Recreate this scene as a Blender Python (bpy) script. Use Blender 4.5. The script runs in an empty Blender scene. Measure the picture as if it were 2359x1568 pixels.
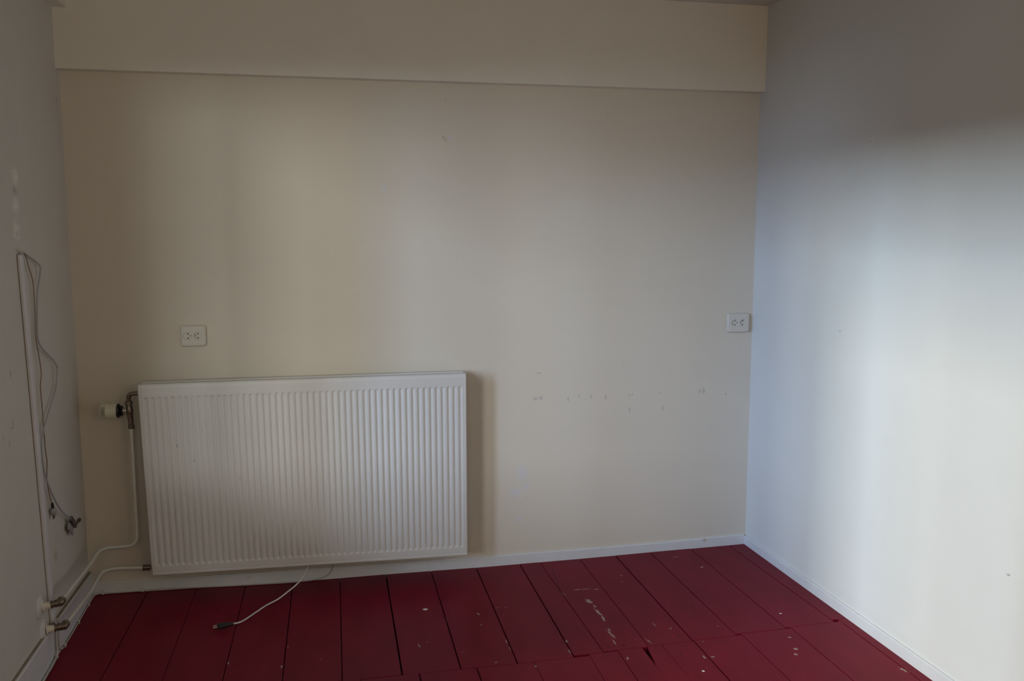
import bpy, bmesh, math, random
from mathutils import Vector, Matrix
random.seed(7)
C = bpy.context.scene.collection
SC = bpy.context.scene
PI = math.pi

# ------------------------------------------------------------------ camera
CAM = (1.0595, -4.44, 1.7298)
cam = bpy.data.cameras.new('camera'); camo = bpy.data.objects.new('camera', cam); C.objects.link(camo)
cam.sensor_width = 36.0; cam.sensor_fit = 'HORIZONTAL'; cam.lens = 2107.02 / 2359.0 * 36.0
r_ = Vector((0.977, -0.2131, 0.0002)).normalized(); f_ = Vector((0.2114, 0.9693, -0.1253)).normalized()
u_ = r_.cross(f_); u_.normalize(); r_ = f_.cross(u_)
camo.matrix_world = Matrix(((r_.x, u_.x, -f_.x, CAM[0]), (r_.y, u_.y, -f_.y, CAM[1]), (r_.z, u_.z, -f_.z, CAM[2]), (0, 0, 0, 1)))
cam.clip_start = 0.05
SC.camera = camo

# ------------------------------------------------------------------ sky, daylight, exposure
vs = SC.view_settings
vs.view_transform = 'Standard'; vs.look = 'None'; vs.gamma = 1.0; vs.use_curve_mapping = False; vs.exposure = 0.0
w = bpy.data.worlds.new('overcast_sky'); SC.world = w; w.use_nodes = True
bg = w.node_tree.nodes['Background']; bg.inputs[0].default_value = (0.50, 0.74, 1.0, 1); bg.inputs[1].default_value = 0.25

def added_sky_light(name, az, el, wdeg, hdeg, rad, col, dist=14.0, at=(0.0, -2.0, 1.6)):
    """unseen area light added outside the window, standing in for bright sky; az = degrees from the back wall's normal, swinging left"""
    a, e = math.radians(az), math.radians(el)
    d = Vector((-math.sin(a) * math.cos(e), -math.cos(a) * math.cos(e), math.sin(e)))
    l = bpy.data.lights.new(name, 'AREA'); l.shape = 'RECTANGLE'
    l.size = 2 * dist * math.tan(math.radians(wdeg / 2)); l.size_y = 2 * dist * math.tan(math.radians(hdeg / 2))
    l.energy = rad * PI * l.size * l.size_y; l.color = col
    o = bpy.data.objects.new(name, l); C.objects.link(o)
    o.location = Vector(at) + d * dist
    o.rotation_euler = d.to_track_quat('Z', 'Y').to_euler()
    return o
# (azimuth, elevation, width, radiance r g b): unseen lights added as sky patches, strengths and colours fitted to the room's brightness
for az, el, wd, hd, r, g, b in [(20, 4, 18, 7.5, 24, 26, 26), (22, 25, 14, 7.5, 9, 9, 9.5), (37, 7.5, 10.5, 15, 24, 24, 24.5), (51, 11, 7, 22, 23, 31, 46), (65, 11, 7, 7.5, 42, 58, 86),
                                (79, 11, 7, 7.5, 66, 70, 67), (86, 11, 7, 7.5, 60, 80, 100), (86, 18, 7, 7.5, 122, 116, 103), (93, 15, 7, 14, 21, 14, 4)]:
    k = max(r, g, b)
    added_sky_light('added_sky_light', az, el, wd, hd, k, (r / k, g / k, b / k))
# unseen frontal fill lights, added in the window opening behind the camera
for x, r, g, b in ((.6, 9.0, 8.0, 6.2), (2.8, 9.0, 7.2, 3.8)):
    l = bpy.data.lights.new('fill_light', 'AREA'); l.shape = 'RECTANGLE'; l.size = .9; l.size_y = 1.0
    l.energy = max(r, g, b); l.color = (r / l.energy, g / l.energy, b / l.energy)
    o = bpy.data.objects.new('fill_light', l); C.objects.link(o); o.location = (x, -5.41, 2.2); o.rotation_euler = (PI / 2, 0, 0)
def portal(y0, y1, z0, z1):
    l = bpy.data.lights.new('window_portal', 'AREA'); l.shape = 'RECTANGLE'; l.size = y1 - y0; l.size_y = z1 - z0
    o = bpy.data.objects.new('window_portal', l); C.objects.link(o)
    o.location = (-0.24, (y0 + y1) / 2, (z0 + z1) / 2); o.rotation_euler = (0, -PI / 2, 0)
    l.size, l.size_y = z1 - z0, y1 - y0
    l.cycles.is_portal = True

# ------------------------------------------------------------------ material helpers
def mat(name, col, rough=0.6, metal=0.0, noise=0.03, nscale=6.0, bump=0.0, bscale=400.0, marks=None, spec=0.5, stretch=(1, 1, 1), coat=0.0):
    m = bpy.data.materials.new(name); m.use_nodes = True
    nt = m.node_tree; N = nt.nodes; L = nt.links
    b = N['Principled BSDF']; b.inputs['Roughness'].default_value = rough; b.inputs['Metallic'].default_value = metal
    b.inputs['Specular IOR Level'].default_value = spec
    b.inputs['Coat Weight'].default_value = coat
    geo = N.new('ShaderNodeNewGeometry')
    nz = N.new('ShaderNodeTexNoise'); nz.inputs['Scale'].default_value = nscale; nz.inputs['Detail'].default_value = 4
    mp = N.new('ShaderNodeMapping'); mp.inputs['Scale'].default_value = stretch
    L.new(geo.outputs['Position'], mp.inputs['Vector']); L.new(mp.outputs[0], nz.inputs['Vector'])
    mr = N.new('ShaderNodeMapRange'); mr.inputs['To Min'].default_value = 1 - noise; mr.inputs['To Max'].default_value = 1 + noise
    mr.inputs['From Min'].default_value = .3; mr.inputs['From Max'].default_value = .7
    L.new(nz.outputs['Fac'], mr.inputs['Value'])
    mul = N.new('ShaderNodeVectorMath'); mul.operation = 'SCALE'; mul.inputs[0].default_value = col
    L.new(mr.outputs[0], mul.inputs['Scale'])
    out = mul.outputs[0]
    if marks:
        wob = N.new('ShaderNodeTexNoise'); wob.inputs['Scale'].default_value = 130; wob.inputs['Detail'].default_value = 5
        L.new(geo.outputs['Position'], wob.inputs['Vector'])
        for (mcol, soft, amp, ells) in marks:
            last = None
            for (c, rot, rad) in ells:
                q = N.new('ShaderNodeMapping'); q.vector_type = 'TEXTURE'
                q.inputs['Location'].default_value = c; q.inputs['Rotation'].default_value = rot; q.inputs['Scale'].default_value = rad
                L.new(geo.outputs['Position'], q.inputs['Vector'])
                le = N.new('ShaderNodeVectorMath'); le.operation = 'LENGTH'; L.new(q.outputs[0], le.inputs[0])
                if last is None: last = le.outputs['Value']
                else:
                    mi = N.new('ShaderNodeMath'); mi.operation = 'MINIMUM'; L.new(last, mi.inputs[0]); L.new(le.outputs['Value'], mi.inputs[1]); last = mi.outputs[0]
            w2 = N.new('ShaderNodeMapRange'); w2.inputs['From Min'].default_value = .3; w2.inputs['From Max'].default_value = .7
            w2.inputs['To Min'].default_value = -amp; w2.inputs['To Max'].default_value = amp
            L.new(wob.outputs['Fac'], w2.inputs['Value'])
            ad = N.new('ShaderNodeMath'); ad.operation = 'ADD'; L.new(last, ad.inputs[0]); L.new(w2.outputs[0], ad.inputs[1])
            ss = N.new('ShaderNodeMapRange'); ss.interpolation_type = 'SMOOTHSTEP'
            ss.inputs['From Min'].default_value = 1 - soft; ss.inputs['From Max'].default_value = 1.0
            ss.inputs['To Min'].default_value = mcol[3]; ss.inputs['To Max'].default_value = 0
            L.new(ad.outputs[0], ss.inputs['Value'])
            mx = N.new('ShaderNodeMix'); mx.data_type = 'RGBA'
            L.new(ss.outputs[0], mx.inputs[0]); L.new(out, mx.inputs[6]); mx.inputs[7].default_value = (*mcol[:3], 1)
            out = mx.outputs[2]
    L.new(out, b.inputs['Base Color'])
    if bump:
        bn = N.new('ShaderNodeTexNoise'); bn.inputs['Scale'].default_value = bscale; bn.inputs['Detail'].default_value = 3
        L.new(mp.outputs[0], bn.inputs['Vector'])
        bp = N.new('ShaderNodeBump'); bp.inputs['Strength'].default_value = bump; bp.inputs['Distance'].default_value = 0.001
        L.new(bn.outputs['Fac'], bp.inputs['Height']); L.new(bp.outputs[0], b.inputs['Normal'])
    return m

def E(c, r, rot=(0, 0, 0)): return (c, rot, r)

back_marks = [
    ((0.30, 0.29, 0.30, .42), .6, .5, [E((x, 0, z), (rx, .05, rz)) for x, z, rx, rz in [
        (2.149, .855, .014, .010), (2.178, .857, .014, .014), (2.323, .846, .007, .014), (2.380, .859, .006, .013), (2.445, .856, .006, .013),
        (2.523, .849, .008, .015), (2.652, .853, .006, .010), (2.670, .857, .005, .009), (2.654, .777, .008, .020), (2.822, .858, .005, .013), (2.838, .776, .006, .022),
        (3.043, .858, .010, .014), (3.065, .858, .011, .018), (1.866, .738, .005, .005), (2.105, .34, .004, .004), (1.266, 1.395, .004, .004), (1.702, 2.323, .007, .004),
        (2.515, 2.26, .004, .006), (2.165, .985, .025, .004), (2.62, 1.01, .005, .005), (3.192, .838, .008, .008)]]),
    ((0.62, 0.63, 0.72, .45), .8, .5, [E((2.080, 0, .475), (.045, .05, .060)), E((2.045, 0, .375), (.045, .05, .040)), E((2.10, 0, .40), (.035, .05, .030)), E((2.064, 0, .23), (.03, .05, .02)), E((1.405, 0, 1.896), (.018, .05, .028)), E((1.720, 0, 2.146), (.016, .05, .020))]),
    ((0.42, 0.34, 0.19, .55), .8, .5, [E((1.693, 0, 2.146), (.012, .05, .012)), E((1.703, 0, 2.132), (.009, .05, .008))]),
]
left_marks = [
    ((0.86, 0.84, 0.80, .6), .5, .6, [E((0, y, z), (.05, .045, h)) for y, z, h in [(-.703, 1.905, .035), (-.720, 1.80, .035), (-.734, 1.71, .045)]]),
    ((0.30, 0.27, 0.23, .5), .7, .6, [E((0, y, z), (.05, a, h)) for y, z, a, h in [(-.72, 1.855, .03, .02), (-.735, 1.637, .035, .008), (-.725, 1.70, .012, .012),
        (-.906, 1.203, .010, .02), (-.915, 1.023, .012, .022), (-.93, 1.01, .02, .006), (-1.026, .993, .010, .012), (-.967, .964, .008, .02), (-.065, 2.261, .014, .018), (-.121, 2.254, .010, .014), (-.50, .38, .03, .03)]]),
]
right_marks = [((0.75, 0.76, 0.80, .6), .6, .5, [E((3.34, -.989, 2.079), (.05, .018, .014))]),
               ((0.25, 0.25, 0.26, .7), .6, .4, [E((3.34, -.816, 1.264), (.05, .006, .006)), E((3.34, -1.883, .55), (.05, .012, .006)), E((3.34, -.975, 2.075), (.05, .006, .006))])]

floor_marks = [
    ((0.42, 0.33, 0.27, .95), .25, .7, [E((x, y, 0), (a * .72, b * .85, .05), (0, 0, r)) for x, y, a, b, r in [
        (2.276, -.540, .016, .030, .2), (2.285, -.60, .006, .02, 0), (2.281, -.665, .010, .05, .1), (2.283, -.735, .007, .035, -.1), (2.272, -.85, .006, .02, 0), (2.266, -.89, .007, .05, .15), (2.256, -.965, .004, .03, 0),
        (1.748, -.566, .005, .018, .3), (1.741, -.68, .004, .006, 0), (2.262, -.399, .02, .005, 0), (2.304, -.402, .03, .004, 0), (2.350, -.416, .02, .004, 0), (2.526, -.282, .009, .008, .4), (2.536, -.898, .008, .009, 0),
        (2.988, -1.099, .009, .010, 0), (2.956, -.274, .014, .007, .5), (2.883, -.108, .035, .003, -.1), (2.936, -1.245, .010, .010, 0), (2.960, -1.20, .010, .012, .5), (1.885, -1.096, .005, .009, 0),
        (1.737, -1.037, .009, .006, 0), (1.885, -.523, .006, .004, 0), (1.85, -.515, .016, .002, 0), (2.18, -.43, .003, .03, .3), (2.052, -1.008, .006, .025, .1), (2.063, -.915, .006, .012, 0), (1.816, -.86, .004, .02, 0), (1.818, -.93, .004, .016, 0),
        (2.262, -1.117, .008, .012, 0), (2.514, -1.287, .006, .010, 0), (1.452, -.823, .004, .025, .2), (1.49, -.80, .003, .004, 0), (2.48, -.85, .002, .03, 0), (3.278, -1.46, .012, .022, .3),
        (2.565, -1.18, .006, .012, 0), (2.60, -1.185, .010, .005, 0), (2.40, -.99, .004, .03, .3), (.905, -.99, .004, .006, 0), (.90, -.89, .007, .012, 0), (.92, -.72, .004, .005, 0), (.69, -.82, .004, .012, 0), (1.05, -.86, .003, .004, 0),
        (1.86, -.60, .003, .004, 0), (1.70, -.78, .003, .003, 0), (2.62, -1.05, .004, .004, 0), (2.50, -.36, .003, .006, 0), (2.72, -.66, .003, .003, 0), (2.74, -.93, .004, .004, 0), (1.60, -.60, .003, .010, 0), (1.62, -.92, .003, .004, 0), (.55, -.35, .003, .003, 0), (.62, -.30, .004, .003, 0)]]),
    ((0.85, 0.85, 0.86, 1), .25, .25, [E((1.522, -.470, 0), (.013, .010, .05)), E((2.514, -1.287, 0), (.006, .008, .05)), E((3.07, -.872, 0), (.007, .005, .05)), E((1.885, -1.10, 0), (.003, .006, .05))]),
    ((0.012, 0.006, 0.008, .9), .4, .4, [E((x, y, 0), (a, a, .05)) for x, y, a in [(2.234, -.508, .006), (2.33, -.514, .007), (1.558, -.649, .004), (1.401, -.628, .006), (2.285, -1.004, .007), (2.221, -.998, .006), (2.609, -.585, .004),
        (2.539, -.976, .006), (1.12, -.70, .005), (1.02, -.95, .004), (2.48, -1.14, .006), (2.40, -.60, .006), (2.45, -.62, .005), (2.42, -1.0, .006), (2.02, -.55, .003), (1.63, -.63, .004)]] +
        [E((2.196, -.25, 0), (.0015, .22, .05), (0, 0, -.12))]),
]
M = {
    'cream': mat('cream_wallpaper', (.685, .62, .52), .75, noise=.012, bump=.25, bscale=500, nscale=3, stretch=(.35, 1, 1.6), marks=back_marks),
    'beam': mat('cream_paint_beam', (.78, .735, .65), .7, noise=.012, bump=.15),
    'white_left': mat('off_white_plaster_left', (.63, .60, .55), .75, noise=.02, bump=.15, bscale=300, marks=left_marks),
    'white_right': mat('off_white_plaster_right', (.68, .68, .665), .7, noise=.01, bump=.15, bscale=300, marks=right_marks),
    'white_front': mat('off_white_plaster_front', (.66, .64, .60), .75),
    'ceiling': mat('ceiling_paint', (.70, .67, .63), .8, bump=.1),
    'skirting': mat('white_gloss_paint', (.70, .71, .73), .38, noise=.02, nscale=12, bump=.05, bscale=80),
    'skirting_back': mat('white_gloss_paint_back', (.70, .70, .71), .4, noise=.03, nscale=12, bump=.05, bscale=80,
        marks=[((.40, .28, .10, .6), .7, .6, [E((.72, -.012, .036), (.02, .03, .005)), E((3.09, -.012, .045), (.014, .03, .012))])]),
    'ledge': mat('dusty_brown_ledge_and_shadow', (.26, .215, .155), .7, noise=.2, nscale=20),  # brown of the ledge, also used for the shadow line painted beside the trunking
    'red': mat('red_floor_paint', (.185, .012, .026), .36, noise=.10, nscale=9, bump=.12, bscale=60, marks=floor_marks, stretch=(1, .35, 1), spec=.05),
    'under': mat('dark_subfloor', (.012, .008, .008), .9),
    'radiator': mat('radiator_enamel', (.68, .66, .63), .38, noise=.01, marks=[((.12, .11, .10, .75), .6, .6, [E((.437, -.148, .733), (.004, .02, .010)), E((.510, -.148, .662), (.003, .02, .004)), E((.708, -.148, .570), (.002, .02, .008))])]),
    'pipe': mat('pipe_white_paint', (.66, .64, .58), .4, noise=.04, nscale=30),
    'rosette': mat('cream_plastic', (.72, .65, .55), .45, noise=.04, nscale=40),
    'rosette_disc': mat('white_plastic_disc', (.66, .66, .63), .45, noise=.03, nscale=40),
    'brass': mat('dull_brass', (.20, .155, .12), .38, metal=.75, noise=.25, nscale=90),
    'chrome': mat('nickel', (.62, .60, .56), .3, metal=.9, noise=.1, nscale=90),
    'dark': mat('dark_connector_metal', (.10, .088, .078), .45, metal=.3, noise=.2, nscale=90),
    'black': mat('black_plastic', (.012, .012, .016), .4),
    'head': mat('thermostat_cream', (.68, .65, .52), .45),
    'socket': mat('socket_cream', (.66, .61, .535), .30, noise=.01),
    'hole': mat('socket_hole', (.008, .007, .006), .8),
    'screw': mat('socket_screw', (.14, .12, .10), .5, metal=.4),
    'trunk': mat('trunking_plastic', (.67, .66, .70), .4),
    'grey_cable': mat('grey_cable_sheath', (.42, .42, .44), .5),
    'brown_cable': mat('brown_cable_sheath', (.30, .22, .15), .5),
    'clip_cable': mat('dirty_white_sheath', (.54, .51, .45), .5),
    'white_cable': mat('cream_cable_sheath', (.72, .68, .62), .45),
    'clip': mat('clip_plastic', (.66, .64, .60), .4),
    'tag': mat('grey_plastic', (.34, .33, .34), .5),
    'frame': mat('window_frame_paint', (.75, .75, .73), .4),
}
gm = bpy.data.materials.new('window_glass'); gm.use_nodes = True
nt = gm.node_tree; nt.nodes.clear()
o_ = nt.nodes.new('ShaderNodeOutputMaterial'); mx = nt.nodes.new('ShaderNodeMixShader'); tr = nt.nodes.new('ShaderNodeBsdfTransparent'); gl = nt.nodes.new('ShaderNodeBsdfGlossy')
gl.inputs['Roughness'].default_value = 0.02; tr.inputs[0].default_value = (.95, .96, .95, 1)
mx.inputs[0].default_value = .05; nt.links.new(tr.outputs[0], mx.inputs[1]); nt.links.new(gl.outputs[0], mx.inputs[2]); nt.links.new(mx.outputs[0], o_.inputs[0])
M['glass'] = gm

# ------------------------------------------------------------------ mesh helpers
class MB:
    def __init__(s): s.v = []; s.f = []; s.sm = []
    def add(s, v, f, smooth=False):
        n = len(s.v); s.v += [tuple(p) for p in v]; s.f += [tuple(i + n for i in q) for q in f]; s.sm += [smooth] * len(f); return s
    def box(s, x0, x1, y0, y1, z0, z1):
        v = [(x, y, z) for x in (x0, x1) for y in (y0, y1) for z in (z0, z1)]
        return s.hexa([v[0], v[4], v[6], v[2], v[1], v[5], v[7], v[3]])
    def hexa(s, v):   # bottom 4 ccw seen from above, then top 4
        return s.add(v, [(3, 2, 1, 0), (4, 5, 6, 7), (0, 1, 5, 4), (1, 2, 6, 5), (2, 3, 7, 6), (3, 0, 4, 7)])
    def tube(s, pts, r, seg=12, cap=True):
        pts = [Vector(p) for p in pts]; n = len(pts); rs = r if isinstance(r, (list, tuple)) else [r] * n
        t0 = (pts[1] - pts[0]).normalized(); a = t0.orthogonal().normalized(); V = []; F = []
        for i, p in enumerate(pts):
            t = (pts[min(i + 1, n - 1)] - pts[max(i - 1, 0)]).normalized()
            a = (a - t * a.dot(t)).normalized(); b = t.cross(a)
            V += [p + (a * math.cos(2 * PI * k / seg) + b * math.sin(2 * PI * k / seg)) * rs[i] for k in range(seg)]
        for i in range(n - 1):
            for k in range(seg):
                k2 = (k + 1) % seg; F.append((i * seg + k, i * seg + k2, (i + 1) * seg + k2, (i + 1) * seg + k))
        s.add(V, F, True)
        if cap:
            s.add(V[:seg], [tuple(reversed(range(seg)))]); s.add(V[-seg:], [tuple(range(seg))])
        return s
    def lathe(s, p0, p1, prof, seg=24):
        """prof: (t along p0->p1 in metres, radius); hard edges where two equal t or sharp steps"""
        p0 = Vector(p0); d = (Vector(p1) - p0).normalized(); a = d.orthogonal().normalized(); b = d.cross(a)
        ring = lambda t, r: [p0 + d * t + (a * math.cos(2 * PI * k / seg) + b * math.sin(2 * PI * k / seg)) * r for k in range(seg)]
        for (ta, ra), (tb, rb) in zip(prof, prof[1:]):
            A, B = ring(ta, ra), ring(tb, rb)
            s.add(A + B, [(k, (k + 1) % seg, seg + (k + 1) % seg, seg + k) for k in range(seg)], True)
        s.add(ring(*prof[0]), [tuple(reversed(range(seg)))]); s.add(ring(*prof[-1]), [tuple(range(seg))])
        return s
    def build(s, name, m, parent=None, bevel=0.0, fix=True):
        me = bpy.data.meshes.new(name); me.from_pydata(s.v, [], s.f); me.update()
        for p, q in zip(me.polygons, s.sm): p.use_smooth = q
        if fix:
            bm = bmesh.new(); bm.from_mesh(me)
            bmesh.ops.remove_doubles(bm, verts=bm.verts, dist=1e-6) if bevel else None
            bmesh.ops.recalc_face_normals(bm, faces=bm.faces)
            if bevel:
                ed = [e for e in bm.edges if len(e.link_faces) == 2 and e.calc_face_angle(0) > .6]
                bmesh.ops.bevel(bm, geom=ed, offset=bevel, segments=2, affect='EDGES', profile=.6)
                for f in bm.faces: f.smooth = False
            bm.to_mesh(me); bm.free()
        me.materials.append(M[m])
        o = bpy.data.objects.new(name, me); C.objects.link(o)
        if parent: o.parent = parent
        return o

def spline(pts, n=6):
    P = [Vector(p) for p in pts]; P = [P[0] * 2 - P[1]] + P + [P[-1] * 2 - P[-2]]; out = []
    for i in range(1, len(P) - 2):
        a, b, c, d = P[i - 1:i + 3]
        for k in range(n):
            t = k / n
            out.append(.5 * ((2 * b) + (c - a) * t + (2 * a - 5 * b + 4 * c - d) * t * t + (3 * b - a - 3 * c + d) * t ** 3))
    out.append(P[-2]); return out
def rounded(pts, r, n=6):
    """polyline with its inner corners rounded"""
    P = [Vector(p) for p in pts]; out = [P[0]]
    for a, b, c in zip(P, P[1:], P[2:]):
        u, v = (a - b), (c - b); q = min(r, u.length * .49, v.length * .49); s_, e_ = b + u.normalized() * q, b + v.normalized() * q
        for k in range(n + 1):
            t = k / n; out.append(s_ * (1 - t) ** 2 + b * 2 * t * (1 - t) + e_ * t * t)
    out.append(P[-1]); return out

def tag(o, label=None, cat=None, group=None, kind=None):
    if label: o['label'] = label
    if cat: o['category'] = cat
    if group: o['group'] = group
    if kind: o['kind'] = kind
    return o
ROOTS = []
def empty(name, loc, label, cat, group=None):
    o = bpy.data.objects.new(name, None); C.objects.link(o); o.empty_display_size = .05
    ROOTS.append(o); return tag(o, label, cat, group)     # parts are built in room coordinates, the root is set at the thing's base at the end
def struct(o, label): return tag(o, label, None, None, 'structure')

def interp(tab, x):
    for (a, za), (b, zb) in zip(tab, tab[1:]):
        if x <= b: return za + (zb - za) * max(0, (x - a)) / (b - a)
    return tab[-1][1]

# ------------------------------------------------------------------ room
W = 3.3316; YF = -5.4; HC = 2.82; HB = 2.4
lx = lambda y: 0.0036 * y          # the side walls are not quite square to the back wall, angles taken from the camera fit
rx = lambda y: W - 0.0069 * y
GZ = [(-.3, .010), (.04, .010), (.41, .006), (.70, -.003), (.925, -.006), (1.4, -.004), (1.84, -.007), (2.4, -.004), (2.78, .001), (3.04, .003), (3.31, .006), (4, .006)]
gz = lambda x: interp(GZ, x)       # board heights bent to follow the lens's barrel distortion

struct(MB().box(-.3, W + .35, 0, .2, -.05, HC + .1).build('wall_back', 'cream'), 'cream wallpapered back wall behind the radiator')
def side_piece(mb, fx, out, y0, y1, z0, z1):   # slab between y0 < y1
    a, b = fx(y0), fx(y1)
    xs = [(min(a, a + out), max(a, a + out)), (min(b, b + out), max(b, b + out))]
    (p0, p1), (q0, q1) = xs
    mb.hexa([(p0, y0, z0), (p1, y0, z0), (q1, y1, z0), (q0, y1, z0), (p0, y0, z1), (p1, y0, z1), (q1, y1, z1), (q0, y1, z1)])
WY0, WY1, WZ0, WZ1 = -3.45, -1.22, .72, 2.42
mb = MB()
side_piece(mb, lx, -.28, WY1, 0, -.05, HC + .1); side_piece(mb, lx, -.28, YF, WY0, -.05, HC + .1)
side_piece(mb, lx, -.28, WY0, WY1, -.05, WZ0); side_piece(mb, lx, -.28, WY0, WY1, WZ1, HC + .1)
struct(mb.build('wall_left', 'white_left'), 'grey white plastered left wall with pipes and cables')
mb = MB(); side_piece(mb, rx, .2, YF, 0, -.05, HC + .1)
struct(mb.build('wall_right', 'white_right'), 'bright white plastered right wall')
FW = (.12, 3.28, 1.66, 2.74)     # unseen window opening added in the front wall for the fill lights
mb = MB().box(-.4, W + .4, YF - .2, YF, -.05, FW[2]); mb.box(-.4, W + .4, YF - .2, YF, FW[3], HC + .1); mb.box(-.4, FW[0], YF - .2, YF, FW[2], FW[3]); mb.box(FW[1], W + .4, YF - .2, YF, FW[2], FW[3])
struct(mb.build('wall_front', 'white_front'), 'plain wall behind the camera')
w2 = bpy.data.objects.new('added_fill_window', None); C.objects.link(w2); struct(w2, 'unseen window added behind the camera to hold the fill lights')
for q in [(FW[0], FW[1], FW[2], FW[2] + .04), (FW[0], FW[1], FW[3] - .04, FW[3]), (FW[0], FW[0] + .04, FW[2], FW[3]), (FW[1] - .04, FW[1], FW[2], FW[3]), (1.68, 1.74, FW[2], FW[3])]:
    MB().box(q[0], q[1], YF - .16, YF - .10, q[2], q[3]).build('window_frame', 'frame', w2)
for q in [(FW[0] + .04, 1.68), (1.74, FW[1] - .04)]:
    MB().box(q[0], q[1], YF - .132, YF - .128, FW[2] + .04, FW[3] - .04).build('pane', 'glass', w2)
struct(MB().box(-.3, W + .35, YF - .2, .2, HC, HC + .15).build('ceiling', 'ceiling'), 'off white ceiling')
# unseen window assumed in the left wall, where the daylight comes from
win = bpy.data.objects.new('assumed_window', None); C.objects.link(win); struct(win, 'unseen wooden window assumed in the left wall')
fx0, fx1 = -.20, -.13
for (a, b, c, d) in [(WY0, WY1, WZ0, WZ0 + .06), (WY0, WY1, WZ1 - .06, WZ1), (WY0, WY0 + .06, WZ0, WZ1), (WY1 - .06, WY1, WZ0, WZ1), (-2.37, -2.30, WZ0, WZ1)]:
    MB().box(fx0, fx1, a, b, c, d).build('window_frame', 'frame', win)
for (a, b) in [(WY0 + .06, -2.37), (-2.30, WY1 - .06)]:
    MB().box(-.168, -.164, a, b, WZ0 + .06, WZ1 - .06).build('pane', 'glass', win)
MB().box(-.13, -.02, WY0, WY1, WZ0, WZ0 + .012).build('window_sill', 'frame', win)
portal(WY0, WY1, WZ0, WZ1)

# unseen slab added to keep the added sky lights out of the opening behind the camera
struct(MB().box(-.9, 9, -7.4, -7.1, -.5, 7).build('sky_blocker', 'ledge'), 'unseen slab added outside the wall behind the camera to block sky light')

# boxed beam along the top of the back wall, batten in the left ceiling corner
struct(MB().box(-.1, W + .1, -.055, .05, HB, HC + .05).build('trim_1', 'beam', bevel=.002), 'shallow cream boxed beam along the top of the back wall')
struct(MB().box(-.1, .058, YF, -.0549, 2.655, HC + .03).build('trim_2', 'beam', bevel=.002), 'narrow boxed batten in the left ceiling corner')

# ------------------------------------------------------------------ floor of painted boards
floor = struct(MB().box(-.1, W + .12, YF, .02, -.09, -.032).build('floor', 'under'), 'dark red painted wooden plank floor')
def plank(xl0, xr0, xl1, xr1, y0, y1, gl=.001, gr=.001, dz=0.0):
    """board between y0 (far) and y1 (near); xl0/xr0 its edges at the far end"""
    th = .026; ch = .0015
    bm_v = []
    P = [(xl1 + gl, y1), (xr1 - gr, y1), (xr0 - gr, y0), (xl0 + gl, y0)]
    cx = sum(p[0] for p in P) / 4; cy = sum(p[1] for p in P) / 4
    v = [(x, y, gz(x) - th) for x, y in P] + [(x, y, gz(x) - ch + dz) for x, y in P]
    ins = [(x + math.copysign(ch, cx - x), y + math.copysign(ch, cy - y)) for x, y in P]
    v += [(x, y, gz(x) + dz) for x, y in ins]
    f = [(3, 2, 1, 0), (8, 9, 10, 11)]
    for k in range(4):
        n = (k + 1) % 4; f += [(k, n, n + 4, k + 4), (k + 4, n + 4, n + 8, k + 8)]
    return MB().add(v, f).build('plank', 'red', floor, fix=False)
YC = -1.045
far = [(-.004, -.008, .001), (.2577, .222, .0016), (.480, .455, .0009), (.7045, .679, .0014), (.927, .904, .0018), (1.1535, 1.130, .0016), (1.3795, 1.360, .0030), (1.6075, 1.591, .0022),
       (1.8385, 1.820, .0026), (2.0675, 2.056, .0026), (2.1728, 2.185, .0013), (2.388, 2.384, .0012), (2.584, 2.581, .0026), (2.777, 2.781, .0014), (3.008, 3.018, .0016), (3.230, 3.256, .0014), (W + .002, W + .007, .001)]
yend = [-1.055, -1.055, -1.055, -1.056, -1.058, -1.062, -1.064, -1.063, -1.062, -1.046, -1.039, -1.035, -1.028, -1.018, -1.008, -.985]
for k in range(len(far) - 1):
    a, b = far[k], far[k + 1]
    plank(a[0], b[0], a[1], b[1], 0.0, yend[k] + .0012, a[2], b[2], random.uniform(-.0006, .0006))
near = [(-.010, -.025, .001), (.226, .226, .0014), (.452, .452, .001), (.68, .68, .0014), (.925, .925, .0014), (1.199, 1.21, .0012), (1.4255, 1.41, .0022), (1.6535, 1.63, .0022), (1.887, 1.865, .0008), (2.121, 2.02, .0010),
        (2.246, 2.15, .0014), (2.354, 2.33, .0016), (2.440, 2.45, .0009), (2.5845, 2.56, .0026), (2.806, 2.81, .0012), (3.0415, 3.02, .0013), (3.284, 3.30, .0015), (W + .0075, W + .036, .001)]
for k in range(len(near) - 1):
    a, b = near[k], near[k + 1]; xm = (a[0] + b[0]) / 2
    j = max(i for i in range(len(far) - 1) if far[i][1] <= xm)
    y0 = yend[j] - .0012
    al = a[0] + (.026 if k == 11 else 0)
    if k == 11:    # board with its corner split away: the dark wedge beside it
        ys = -1.22; z = gz(2.4)
        v = [(2.3485, ys, 0), (2.3485, -1.60, 0), (2.442, -1.60, 0), (2.4385, y0, 0), (2.379, y0, 0)]
        n = len(v); vv = [(x, y, z - .026) for x, y, _ in v] + [(x, y, z) for x, y, _ in v]
        MB().add(vv, [tuple(range(n - 1, -1, -1))[::-1], tuple(range(n, 2 * n))] + [(i, (i + 1) % n, n + (i + 1) % n, n + i) for i in range(n)]).build('plank', 'red', floor)
        plank(2.347, 2.4405, 2.33, 2.45, -1.602, YF, .001, .001)
        continue
    plank(a[0], b[0], a[1] if k > 8 else a[1], b[1], y0, YF, a[2], b[2], random.uniform(-.0006, .0006))

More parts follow.
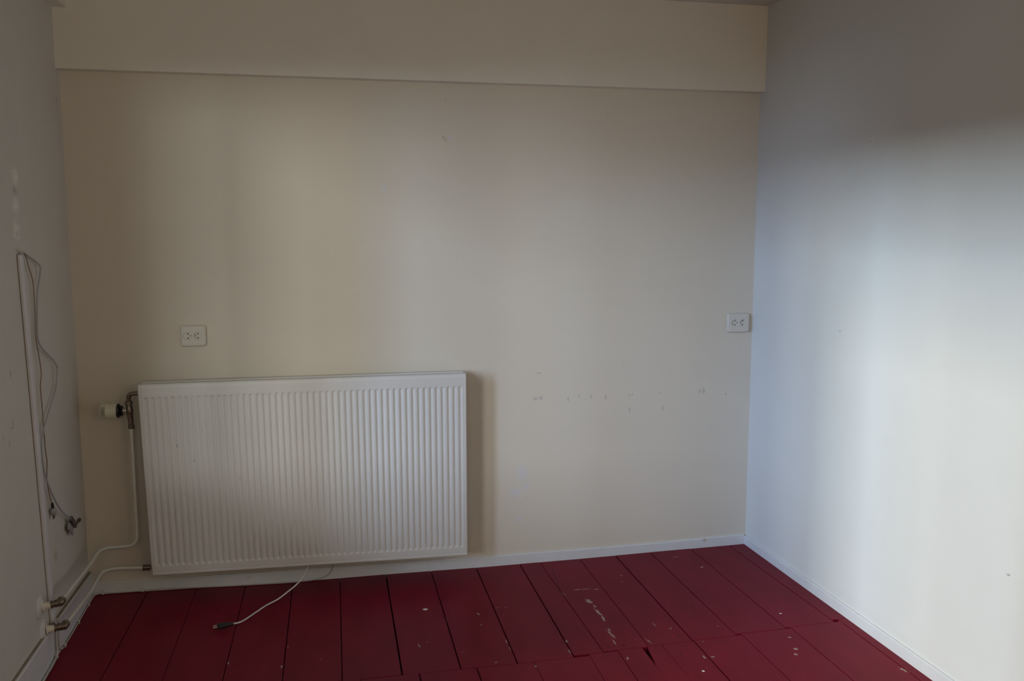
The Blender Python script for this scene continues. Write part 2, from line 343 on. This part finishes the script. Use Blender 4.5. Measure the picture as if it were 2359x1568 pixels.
# ------------------------------------------------------------------ skirtings
def run(name, m, front, back, x_or_y, bot, top, axis='x', parent=None, ch=.004):
    """moulding strip: list of stations with bottom / top heights, chamfered upper front edge"""
    mb = MB(); n = len(x_or_y); V = []
    for s_, b_, t_, f_2, k_ in zip(x_or_y, bot, top, front, back):
        sg = ch if k_ > f_2 else -ch
        pr = [(k_, b_), (f_2, b_), (f_2, t_ - ch), (f_2 + sg, t_), (k_, t_)]
        V += [(s_, q, z) if axis == 'x' else (q, s_, z) for q, z in pr]
    F = []
    for i in range(n - 1):
        for k in range(5):
            k2 = (k + 1) % 5; F.append((i * 5 + k, i * 5 + k2, (i + 1) * 5 + k2, (i + 1) * 5 + k))
    F += [tuple(range(5)), tuple(range(5 * n - 5, 5 * n))]
    return mb.add(V, F).build(name, m, parent)
xs = [.018, .06, .29, .70, 1.2, 1.85, 2.4, 2.8, 3.04, 3.25, 3.3205]
tops = [(.0, .0674), (.06, .0674), (.29, .061), (1.85, .0488), (2.5, .0476), (2.78, .0485), (3.31, .0600), (3.4, .06)]
bb = struct(run('baseboard_back', 'skirting_back', [-.012] * len(xs), [.003] * len(xs), xs, [gz(x) - .002 for x in xs], [interp(tops, x) for x in xs]), 'low white skirting board under the radiator along the back wall')
ys = [0, -.5, -1.0, -1.5, -2.5, -4, YF]
struct(run('baseboard_right', 'skirting', [rx(y) - .012 for y in ys], [rx(y) + .003 for y in ys], ys, [.0] * 7, [.052, .053, .056, .058, .06, .06, .06], axis='y'), 'low white skirting board along the bright right wall')
ys = [0, -.3, -.64, -1.03, -1.3, -2.5, YF]
tl = [.118, .129, .141, .148, .152, .155, .16]
bl = struct(run('baseboard_left', 'skirting', [lx(y) + .020 for y in ys], [lx(y) - .003 for y in ys], ys, [.004] * 7, tl, axis='y', ch=.002), 'tall white skirting board below the pipes on the left wall')
mb = MB()
V = []
for y, t in zip(ys, tl): V += [(lx(y) - .002, y, t + .0003), (lx(y) + .011, y, t + .0003), (lx(y) + .011, y, t + .0016), (lx(y) - .002, y, t + .0016)]
mb.add(V, [(i * 4 + k, i * 4 + (k + 1) % 4, i * 4 + 4 + (k + 1) % 4, i * 4 + 4 + k) for i in range(6) for k in range(4)])
tag(mb.build('ledge', 'ledge', bl), 'dusty brown top edge')

# ------------------------------------------------------------------ radiator
rad = empty('radiator', None, 'large white ribbed panel radiator hung low on the cream back wall', 'radiator')
TL, TR, BR, BL = (.2816, 1.0218), (1.7714, 1.0213), (1.7717, .1106), (.3035, .1297)
def rp(u, v):   # v from bottom
    a = (BL[0] + (BR[0] - BL[0]) * u, BL[1] + (BR[1] - BL[1]) * u); b = (TL[0] + (TR[0] - TL[0]) * u, TL[1] + (TR[1] - TL[1]) * u)
    return a[0] + (b[0] - a[0]) * v, a[1] + (b[1] - a[1]) * v
def panel(yf, depth_dir, name, m, inset, thick, ribs=True):
    Wd, Hd = 1.48, .90
    NR = 51; u0, u1 = .0212, .9800; pitch = (u1 - u0) / (NR - 1); hw = pitch * .35
    us = {0, 1}
    for d in (.002, .006, .007, .0098, .0105, .0118, .0132, .0145, .0152): us |= {d / Wd, 1 - d / Wd}
    for k in range(NR):
        c = u0 + pitch * k
        for q in (-1, -.75, -.45, 0, .45, .75, 1): us.add(c + hw * q)
    vs_ = {0, 1}
    for d in (.002, .006, .007, .0125, .0135, .0148, .0162, .0175, .0185): vs_.add(d / Hd)
    for d in (.002, .006, .007, .016, .017, .018): vs_.add(1 - d / Hd)
    gv0, gv1 = .055, .930
    for q in (-.0075, -.0062, -.003, 0, .003, .0062, .0075): vs_ |= {gv0 + q / Hd, gv1 + q / Hd}
    for q in (.25, .5, .75): vs_.add(gv0 + (gv1 - gv0) * q)
    us, vs_ = sorted(us), sorted(vs_)
    def sst(a, b, x): t = max(0, min(1, (x - a) / (b - a))); return t * t * (3 - 2 * t)
    def dep(u, v):
        du, dt, db = min(u, 1 - u) * Wd, (1 - v) * Hd, v * Hd
        d = 0
        for q, R in ((du, .006), (db, .006)):
            if q < R: d += R * (1 - math.sqrt(max(0, 1 - (1 - q / R) ** 2)))
        if dt < .017: d += .006 * (1 - dt / .017) + (.004 * (1 - dt / .006) ** 2 if dt < .006 else 0)
        if .0105 < du < .0145 and v < .985: d += .0022 * (1 - abs(du - .0125) / .002)
        if .0135 < db < .0175: d += .0042 * (1 - abs(db - .0155) / .002)
        if ribs:
            k = round((u - u0) / pitch)
            if 0 <= k < NR:
                q = abs(u - u0 - k * pitch) / hw
                if q < 1:
                    s_ = min(1.0, 1.25 * (.5 + .5 * math.cos(PI * q)))
                    t = sst(gv0 - .006 / Hd, gv0 + .006 / Hd, v) * (1 - sst(gv1 - .006 / Hd, gv1 + .006 / Hd, v))
                    d += .0068 * s_ * t
        return d
    mb = MB(); V = []
    for v in vs_:
        for u in us:
            x, z = rp(u, v); V.append((x + (inset[0]), yf + dep(u, v), z + inset[1]))
    nu = len(us); F = [(j * nu + i, j * nu + i + 1, (j + 1) * nu + i + 1, (j + 1) * nu + i) for j in range(len(vs_) - 1) for i in range(nu - 1)]
    mb.add(V, F, True)
    rim = [(0, 0), (1, 0), (1, 1), (0, 1)]
    R_ = [(rp(u, v)[0] + inset[0], yf + dep(u, v), rp(u, v)[1] + inset[1]) for u, v in rim]
    B_ = [(a, yf + thick, b) for a, _, b in R_]
    mb.add(R_ + B_, [(0, 4, 5, 1), (1, 5, 6, 2), (2, 6, 7, 3), (3, 7, 4, 0), (4, 7, 6, 5)])
    return mb.build(name, m, rad)
panel(-.150, 1, 'front_panel', 'radiator', (0, 0), .024)
panel(-.068, 1, 'rear_panel', 'radiator', (.001, -.002), .022, ribs=False)
MB().box(.30, 1.755, -.1275, -.0675, .155, .165).build('cross_tube', 'radiator', rad)
MB().box(.30, 1.755, -.1275, -.0675, .965, .975).build('cross_tube', 'radiator', rad)
for x in (.46, 1.60):
    mb = MB().box(x, x + .03, -.047, -.0005, .10, .98); mb.box(x, x + .03, -.068, -.040, .93, .96); mb.box(x, x + .03, -.068, -.040, .16, .19)
    mb.build('bracket', 'radiator', rad)
MB().lathe((.30, -.10, .155), (.262, -.10, .1553), [(0, .008), (.012, .008), (.012, .0135), (.026, .0135), (.028, .011), (.034, .011), (.034, .0145), (.042, .0145), (.044, .010)], seg=6 * 2).build('lockshield_nut', 'brass', rad)['label'] = 'dull brass union nut at the lower left corner'

# ------------------------------------------------------------------ thermostatic valve
val = empty('radiator_valve', None, 'brass thermostatic valve with cream head left of the radiator top', 'valve')
Yv = -.10
MB().tube(rounded([(.300, Yv, .974), (.288, Yv, .9755), (.2345, Yv, .974), (.2325, Yv, .932)], .045, 10), .0095, 14).build('bend', 'brass', val)
MB().lathe((.2325, Yv, .942), (.2375, Yv, .852), [(0, .012), (.002, .0165), (.016, .0165), (.018, .0125), (.030, .0135), (.040, .0155), (.052, .0155), (.062, .0128), (.090, .0118)]).build('valve_body', 'brass', val)
MB().lathe((.2375, Yv, .856), (.239, Yv, .813), [(0, .0135), (.018, .0135), (.020, .0115), (.023, .0115), (.025, .0150), (.041, .0150), (.043, .011)], seg=6).build('union_nut', 'brass', val)
MB().lathe((.232, Yv, .897), (.200, Yv, .8975), [(0, .010), (.016, .010), (.018, .0125), (.030, .0125)]).build('stem', 'chrome', val)
MB().lathe((.208, Yv, .8973), (.182, Yv, .898), [(0, .018), (.004, .024), (.008, .022), (.011, .026), (.014, .024), (.016, .0310), (.024, .0325), (.026, .030)], seg=28).build('collar', 'black', val)['label'] = 'black ribbed collar'
hd = MB().lathe((.184, Yv, .898), (.112, Yv, .8985), [(0, .0290), (.001, .0318), (.047, .0322), (.0472, .0296), (.0655, .0296), (.0657, .0316), (.069, .0300), (.071, .026)], seg=36)
for k in range(36):
    a = 2 * PI * k / 36; cy, cz = Yv + .0318 * math.cos(a), .898 + .0318 * math.sin(a)
    hd.tube([(.184, cy, cz), (.1375, cy, cz)], .0010, 4)
for k in range(26):
    a = 2 * PI * (k + .5) / 26; d = Vector((0, math.cos(a), math.sin(a))); t = Vector((0, -math.sin(a), math.cos(a))); c0 = Vector((.1375, Yv, .898)); c1 = Vector((.1178, Yv, .898))
    q = []
    for c in (c0, c1):
        for rr in (.0288, .0318):
            for s_ in (-1, 1): q.append(c + d * rr + t * .0019 * s_)
    hd.hexa([q[0], q[1], q[5], q[4], q[2], q[3], q[7], q[6]])
h_ = hd.build('thermostat_head', 'head', val)
MB().lathe((.1368, Yv, .898), (.1185, Yv, .898), [(0, .0299), (.018, .0299)], seg=36).build('slot_band', 'black', h_)['label'] = 'dark vent slots around the outer end'

# ------------------------------------------------------------------ heating pipes
def rosette_and_elbow(root, c, ball):
    c, ball = Vector(c), Vector(ball); d = (ball - c).normalized(); L_ = (ball - c).length
    rb = MB().lathe(c, c + Vector((1, 0, 0)), [(-.002, .0425), (.003, .0425), (.006, .038), (.0065, .031), (.010, .030), (.012, .024)], seg=36).build('wall_rosette', 'rosette_disc', root)
    MB().lathe(c + d * .010, ball, [(0, .021), (.004, .019), (.006, .0150), (.030, .0135)], seg=24).build('pipe_sleeve', 'rosette', root)['label'] = 'cream plastic sleeve'
    e = MB().lathe(c + d * .038, ball, [(0, .0100), (.001, .0150), (.008, .0155), (.009, .0125), (.013, .0125), (.014, .0145), (L_ - .044, .0150)], seg=20)
    n = 10   # rounded knuckle
    e.lathe(ball - d * .0155 * math.cos(.01), ball, [(.0155 - .0155 * math.cos(PI * k / n), .0002 + .0160 * math.sin(PI * k / n)) for k in range(n + 1)], seg=20)
    e.lathe(ball, ball + Vector((0, 1, 0)), [(0, .0135), (.012, .0140), (.013, .0165), (.020, .0165), (.021, .012)], seg=20)
    e.build('elbow_fitting', 'brass', root)['label'] = 'dull brass compression elbow'
up = empty('heating_pipe', None, 'upper white heating pipe rising to the thermostatic valve', 'pipe', 'heating pipes from the left wall to the radiator')
MB().tube(rounded([(.070, -.722, .275), (.069, -.24, .244), (.078, -.100, .262), (.237, -.10, .265), (.2405, -.10, .35), (.2395, -.10, .83)], .045, 7), .0078, 14).build('pipe', 'pipe', up)
rosette_and_elbow(up, (lx(-.757), -.757, .265), (.068, -.742, .274))
lo = empty('heating_pipe', None, 'lower white heating pipe running to the bottom corner of the radiator', 'pipe', 'heating pipes from the left wall to the radiator')
MB().tube(rounded([(.068, -.69, .160), (.070, -.30, .132), (.078, -.100, .150), (.13, -.10, .163), (.268, -.10, .156)], .045, 7), .0078, 14).build('pipe', 'pipe', lo)
rosette_and_elbow(lo, (lx(-.735), -.735, .163), (.068, -.708, .163))

# ------------------------------------------------------------------ double sockets
def socket(x0, x1, z0, z1, cs, label, depth=.016):
    s = empty('double_socket', None, label, 'socket', 'double wall sockets on the back wall')
    cx, cz = (x0 + x1) / 2, (z0 + z1) / 2; hw, hh = (x1 - x0) / 2, (z1 - z0) / 2
    def rr(hw, hh, r, y):
        P = []
        for (sx, sz, a0) in ((1, 1, 0), (-1, 1, 90), (-1, -1, 180), (1, -1, 270)):
            for k in range(6):
                a = math.radians(a0 + 18 * k); P.append((cx + sx * (hw - r) + r * math.cos(a), y, cz + sz * (hh - r) + r * math.sin(a)))
        return P
    prof = [(0, .0, .012), (.0, .35, .012), (.0015, .75, .012), (.0045, .97, .011), (.008, 1.0, .009)]
    rings = [rr(hw - i, hh - i, r, -depth * d) for i, d, r in prof]; n = 24; V = sum(rings, [])
    F = [(j * n + k, j * n + (k + 1) % n, (j + 1) * n + (k + 1) % n, (j + 1) * n + k) for j in range(len(rings) - 1) for k in range(n)]
    mb = MB().add(V, F, True)
    # front with two round recesses: fan from each circle to the outline (split at the middle)
    yf = -depth; SR = .0195; ns = 32
    inner = rings[-1]
    half = {-1: [p for p in inner if p[0] < cx], 1: [p for p in inner if p[0] >= cx]}
    for sd, c in ((-1, cs[0]), (1, cs[1])):
        top = (cx, yf, cz + hh - .008); bot = (cx, yf, cz - hh + .008)
        out = half[sd] + [top, bot]
        out.sort(key=lambda p: math.atan2(p[2] - c[1], p[0] - c[0]))
        circ = [(c[0] + SR * math.cos(2 * PI * k / ns - PI), yf, c[1] + SR * math.sin(2 * PI * k / ns - PI)) for k in range(ns)]
        bm = bmesh.new(); vo = [bm.verts.new(p) for p in out]; vi = [bm.verts.new(p) for p in circ]
        es = [bm.edges.new((vo[k], vo[(k + 1) % len(vo)])) for k in range(len(vo))] + [bm.edges.new((vi[k], vi[(k + 1) % ns])) for k in range(ns)]
        bmesh.ops.triangle_fill(bm, edges=es, use_beauty=True, normal=(0, -1, 0))
        bm.verts.index_update()
        mb.add([v.co[:] for v in bm.verts], [tuple(v.index for v in f.verts) for f in bm.faces]); bm.free()
    mb.build('cover_plate', 'socket', s)
    for sd, c in ((-1, cs[0]), (1, cs[1])):
        well = MB(); p0 = Vector((c[0], yf, c[1]))
        ns_ = 32
        ring = lambda r, y: [(c[0] + r * math.cos(2 * PI * k / ns_), y, c[1] + r * math.sin(2 * PI * k / ns_)) for k in range(ns_)]
        A, B, D = ring(SR, yf), ring(SR - .0008, yf + .006), ring(0.0001, yf + .006)
        well.add(A + B, [(k, (k + 1) % ns_, ns_ + (k + 1) % ns_, ns_ + k) for k in range(ns_)], True)
        well.add(B, [tuple(range(ns_))])
        wo = well.build('socket_well', 'socket', s, fix=False)
        for dz in (.0097, -.0097):
            MB().lathe((c[0] + sd * -.0014, yf + .0062, c[1] + dz), (c[0] + sd * -.0014, yf + .0, c[1] + dz), [(0, .0031), (.0006, .0031)], seg=16).build('contact_hole', 'hole', wo)
        MB().lathe((c[0] + sd * -.0125, yf + .0062, c[1] + .0004), (c[0] + sd * -.0125, yf + .0, c[1] + .0004), [(0, .0028), (.0008, .0026)], seg=12).build('screw', 'screw', wo)
    return s
socket(.4570, .5700, 1.1690, 1.2690, [(.4880, 1.2195), (.5345, 1.2195)], 'cream double wall socket above the left end of the radiator')
socket(3.1830, 3.3080, 1.1680, 1.2700, [(3.2250, 1.2190), (3.2715, 1.2190)], 'cream double wall socket beside the bright right wall', depth=.018)

# ------------------------------------------------------------------ cable trunking and cables on the left wall
tk = empty('cable_trunking', None, 'white plastic cable trunking standing upright on the left wall', 'trunking')
mb = MB()
sec = [(0, -.0165), (.011, -.0165), (.0155, -.013), (.0165, 0), (.0155, .013), (.011, .0165), (0, .0165)]
a, b = Vector((lx(-.735), -.735, 1.620)), Vector((lx(-.628), -.628, .151))
V = [(p.x + dx, p.y + dy, p.z) for p in (b, a) for dx, dy in sec]; n = len(sec)
mb.add(V, [(k, (k + 1) % n, n + (k + 1) % n, n + k) for k in range(n)] + [tuple(range(n - 1, -1, -1)), tuple(range(n, 2 * n))])
mb.build('cover', 'trunk', tk)
MB().hexa([(lx(-.7) - .001, b.y - .0172, b.z), (.001, b.y - .0172, b.z), (.002, b.y + .0168, b.z), (lx(-.7) - .001, b.y + .0168, b.z), (lx(-.7) - .001, a.y - .0172, a.z), (.001, a.y - .0172, a.z), (.001, a.y + .0168, a.z), (lx(-.7) - .001, a.y + .0168, a.z)]).build('base_shadow_strip', 'ledge', tk)  # dark strip painting the shadow gap along the trunking's left edge

cA = empty('coaxial_cable', None, 'grey coaxial cable with angled connector hanging from the trunking top', 'cable', 'cables hanging on the left wall')
ptsA = [(.006, -.738, 1.622), (.014, -.722, 1.628), (.016, -.682, 1.616), (.013, -.585, 1.593), (.013, -.519, 1.569), (.013, -.519, 1.545), (.012, -.569, 1.473), (.011, -.588, 1.397), (.011, -.599, 1.289), (.012, -.539, 1.239), (.013, -.419, 1.182), (.014, -.377, 1.151), (.014, -.369, 1.130), (.014, -.413, 1.059), (.013, -.533, .983), (.013, -.631, .915), (.014, -.656, .832), (.015, -.629, .744), (.017, -.54, .631), (.019, -.453, .554), (.022, -.326, .475)]
MB().tube(spline(ptsA), .0034, 8).build('cable_sheath', 'grey_cable', cA)
d = Vector((.000, .077, -.059)).normalized(); c0 = Vector((.022, -.340, .484)); n_ = Vector((0, .059, .077)).normalized()
def obox(mb, c, d, l, u, hu, v, hv):
    q = [c + d * t + u * a * hu + v * b_ * hv for t in (0, l) for (a, b_) in ((-1, -1), (1, -1), (1, 1), (-1, 1))]
    mb.hexa(q)
X = Vector((1, 0, 0))
mb = MB(); obox(mb, c0, d, .088, n_, .0115, X, .007); mb.build('connector_body', 'dark', cA, bevel=.003)['label'] = 'dark connector body'
MB().lathe(c0 + d * .082, c0 + d * .082 + Vector((.01, .05, .012)), [(0, .007), (.012, .007), (.012, .005), (.034, .005), (.034, .008), (.046, .008), (.046, .006), (.050, .006)], seg=16).build('connector_barrel', 'dark', cA)
mb = MB(); obox(mb, c0 - n_ * .030 + d * .004 - X * .006, d, .080, n_, .015, X, .003); mb.build('strain_relief', 'tag', cA, bevel=.0015)['label'] = 'pale grey plastic flap'

cB = empty('hanging_flex', None, 'thin brown flex with small grey two-pin plug dangling beside the trunking', 'cable', 'cables hanging on the left wall')
ptsB = [(.005, -.732, 1.622), (.012, -.715, 1.626), (.012, -.688, 1.611), (.010, -.654, 1.570), (.010, -.616, 1.518), (.010, -.609, 1.450), (.010, -.614, 1.373), (.010, -.622, 1.297), (.010, -.596, 1.215), (.010, -.583, 1.151), (.010, -.605, 1.105), (.010, -.601, 1.029), (.010, -.599, .948), (.010, -.594, .849), (.010, -.582, .796), (.009, -.595, .736), (.010, -.589, .684), (.012, -.557, .617)]
MB().tube(spline(ptsB), .0024, 8).build('cable_sheath', 'brown_cable', cB)
MB().lathe((.012, -.558, .622), (.013, -.551, .585), [(0, .0025), (.003, .005), (.024, .006), (.034, .009)], seg=12).build('strain_relief', 'black', cB)
MB().lathe((.013, -.5515, .600), (.013, -.549, .568), [(0, .005), (.004, .010), (.013, .0135), (.022, .0135), (.031, .010), (.036, .005)], seg=20).build('plug_body', 'tag', cB)
for dy in (-.009, .007):
    MB().lathe((.013, -.549 + dy, .574), (.013, -.548 + dy, .552), [(0, .0024), (.022, .0024)], seg=10).build('pin', 'brass', cB)

def clip(p, parent, ax):
    p = Vector(p); mb = MB()
    u = Vector((0, 1, 0)) if ax == 'y' else Vector((1, 0, 0)); w_ = Vector((1, 0, 0)) if ax == 'y' else Vector((0, -1, 0))
    # small saddle over the cable
    arc = [(.0050 * math.cos(math.radians(a)), .0050 * math.sin(math.radians(a)) + .001) for a in range(-90, 91, 30)]
    V = []
    for s_ in (-.004, .004):
        for r2 in (1.0, 1.6):
            V += [p + u * s_ + w_ * (a * r2) + Vector((0, 0, b_ * r2)) for a, b_ in arc]
    n = len(arc)
    F = [(k, k + 1, n + k + 1, n + k) for k in range(n - 1)] + [(2 * n + k, 2 * n + k + 1, 3 * n + k + 1, 3 * n + k) for k in range(n - 1)] + [(n + k, n + k + 1, 3 * n + k + 1, 3 * n + k) for k in range(n - 1)] + [(k, k + 1, 2 * n + k + 1, 2 * n + k) for k in range(n - 1)]
    mb.add(V, F, True)
    q = p + Vector((0, 0, .0095)); mb.box(q.x - .004, q.x + .004, q.y - .004, q.y + .004, q.z - .003, q.z + .003)
    mb.build('cable_clip', 'clip', parent)
cC = empty('skirting_cable', None, 'dirty white cable clipped along the skirting and looping up behind the radiator', 'cable', 'cables along the skirting')
ptsC = [(.007, -.622, .162), (.020, -.624, .160), (.0245, -.627, .145), (.0245, -.629, .11), (.0240, -.628, .05), (.0240, -.612, .024), (.0240, -.560, .0145), (.0245, -.45, .013), (.0245, -.33, .0135), (.0245, -.148, .0145), (.0245, -.05, .0145), (.034, -.0215, .0150), (.075, -.0165, .0150), (.15, -.0165, .0135), (.234, -.0165, .0135), (.32, -.0165, .0145), (.414, -.0165, .0110), (.56, -.0165, .0050), (.705, -.0170, .0010), (.85, -.0200, -.0015), (.94, -.022, -.0015), (1.03, -.020, .001), (1.085, -.0180, .0125), (1.113, -.0170, .038), (1.121, -.020, .068), (1.120, -.035, .15)]
MB().tube(spline(ptsC, 5), .0031, 8).build('cable_sheath', 'clip_cable', cC)
for p in [(.0245, -.561, .0145), (.0245, -.332, .0135), (.0245, -.148, .0145)]: clip(p, cC, 'y')
for p in [(.060, -.0165, .0150), (.234, -.0165, .0135)]: clip(p, cC, 'x')
cD = empty('skirting_cable', None, 'pair of thin cables from the trunking foot along the left skirting toward the viewer', 'cable', 'cables along the skirting')
for k, off in enumerate((0, -.010)):
    ptsD = [(.007, -.634 + off, .162), (.020, -.640 + off, .160), (.0250, -.648 + off, .143), (.0250, -.655 + off, .10), (.0250, -.657 + off * .8, .06), (.0250, -.664 + off * .4, .034), (.0245, -.70, .018 + .007 * k), (.0235, -.80, .014 + .007 * k), (.0230, -.95, .0125 + .007 * k), (.0225, -1.3, .0125 + .007 * k), (.0215, -1.7, .0125 + .007 * k)]
    MB().tube(spline(ptsD, 5), .0032, 8).build('cable_sheath', 'clip_cable' if k else 'grey_cable', cD)
clip((.0245, -.682, .024), cD, 'y')

# ------------------------------------------------------------------ flex with black plug
fl = empty('power_cord', None, 'cream power cord with black two-pin plug trailing onto the red floor', 'cord')
pts = [(1.010, -.105, .150), (.998, -.120, .098), (.972, -.150, .062), (.943, -.178, .042), (.908, -.205, .025), (.863, -.249, .010), (.813, -.292, .003), (.774, -.353, .002), (.741, -.426, .009), (.725, -.463, .014), (.708, -.491, .019), (.678, -.508, .022)]
MB().tube(spline(pts, 7), .0036, 10).build('cord_sheath', 'white_cable', fl)
p0, p1 = Vector((.688, -.5060, .022)), Vector((.612, -.5130, .019)); dd = (p1 - p0).normalized(); sd = dd.cross(Vector((0, 0, 1))).normalized(); upv = sd.cross(dd)
mb = MB(); V = []; seg = 16
prof = [(0, .0050, .0050), (.010, .0060, .0055), (.022, .0070, .0065), (.030, .0115, .0085), (.040, .0135, .0090), (.055, .0150, .0090), (.066, .0135, .0080), (.068, .0110, .006)]
for t, a, b_ in prof: V += [p0 + dd * t + sd * 1.15 * a * math.cos(2 * PI * k / seg) + upv * 1.25 * b_ * math.sin(2 * PI * k / seg) for k in range(seg)]
F = [(j * seg + k, j * seg + (k + 1) % seg, (j + 1) * seg + (k + 1) % seg, (j + 1) * seg + k) for j in range(len(prof) - 1) for k in range(seg)] + [tuple(range(seg)), tuple(range(len(V) - seg, len(V)))]
mb.add(V, F, True).build('plug', 'black', fl)['label'] = 'black two-pin plug'
for s_ in (-.0095, .0095):
    q = p0 + dd * .066 + sd * s_
    MB().lathe(q, q + dd, [(0, .0022), (.018, .0022), (.019, .0014)], seg=10).build('pin', 'chrome', fl)['label'] = 'bright metal plug pin'

# ------------------------------------------------------------------ put every root at the base of its thing
for r in ROOTS:
    P = [v.co for c in r.children if c.type == 'MESH' for v in c.data.vertices]
    lo_ = Vector([min(p[i] for p in P) for i in range(3)]); hi_ = Vector([max(p[i] for p in P) for i in range(3)])
    base = Vector(((lo_.x + hi_.x) / 2, (lo_.y + hi_.y) / 2, lo_.z))
    r.location = base
    for c in r.children: c.location = -base
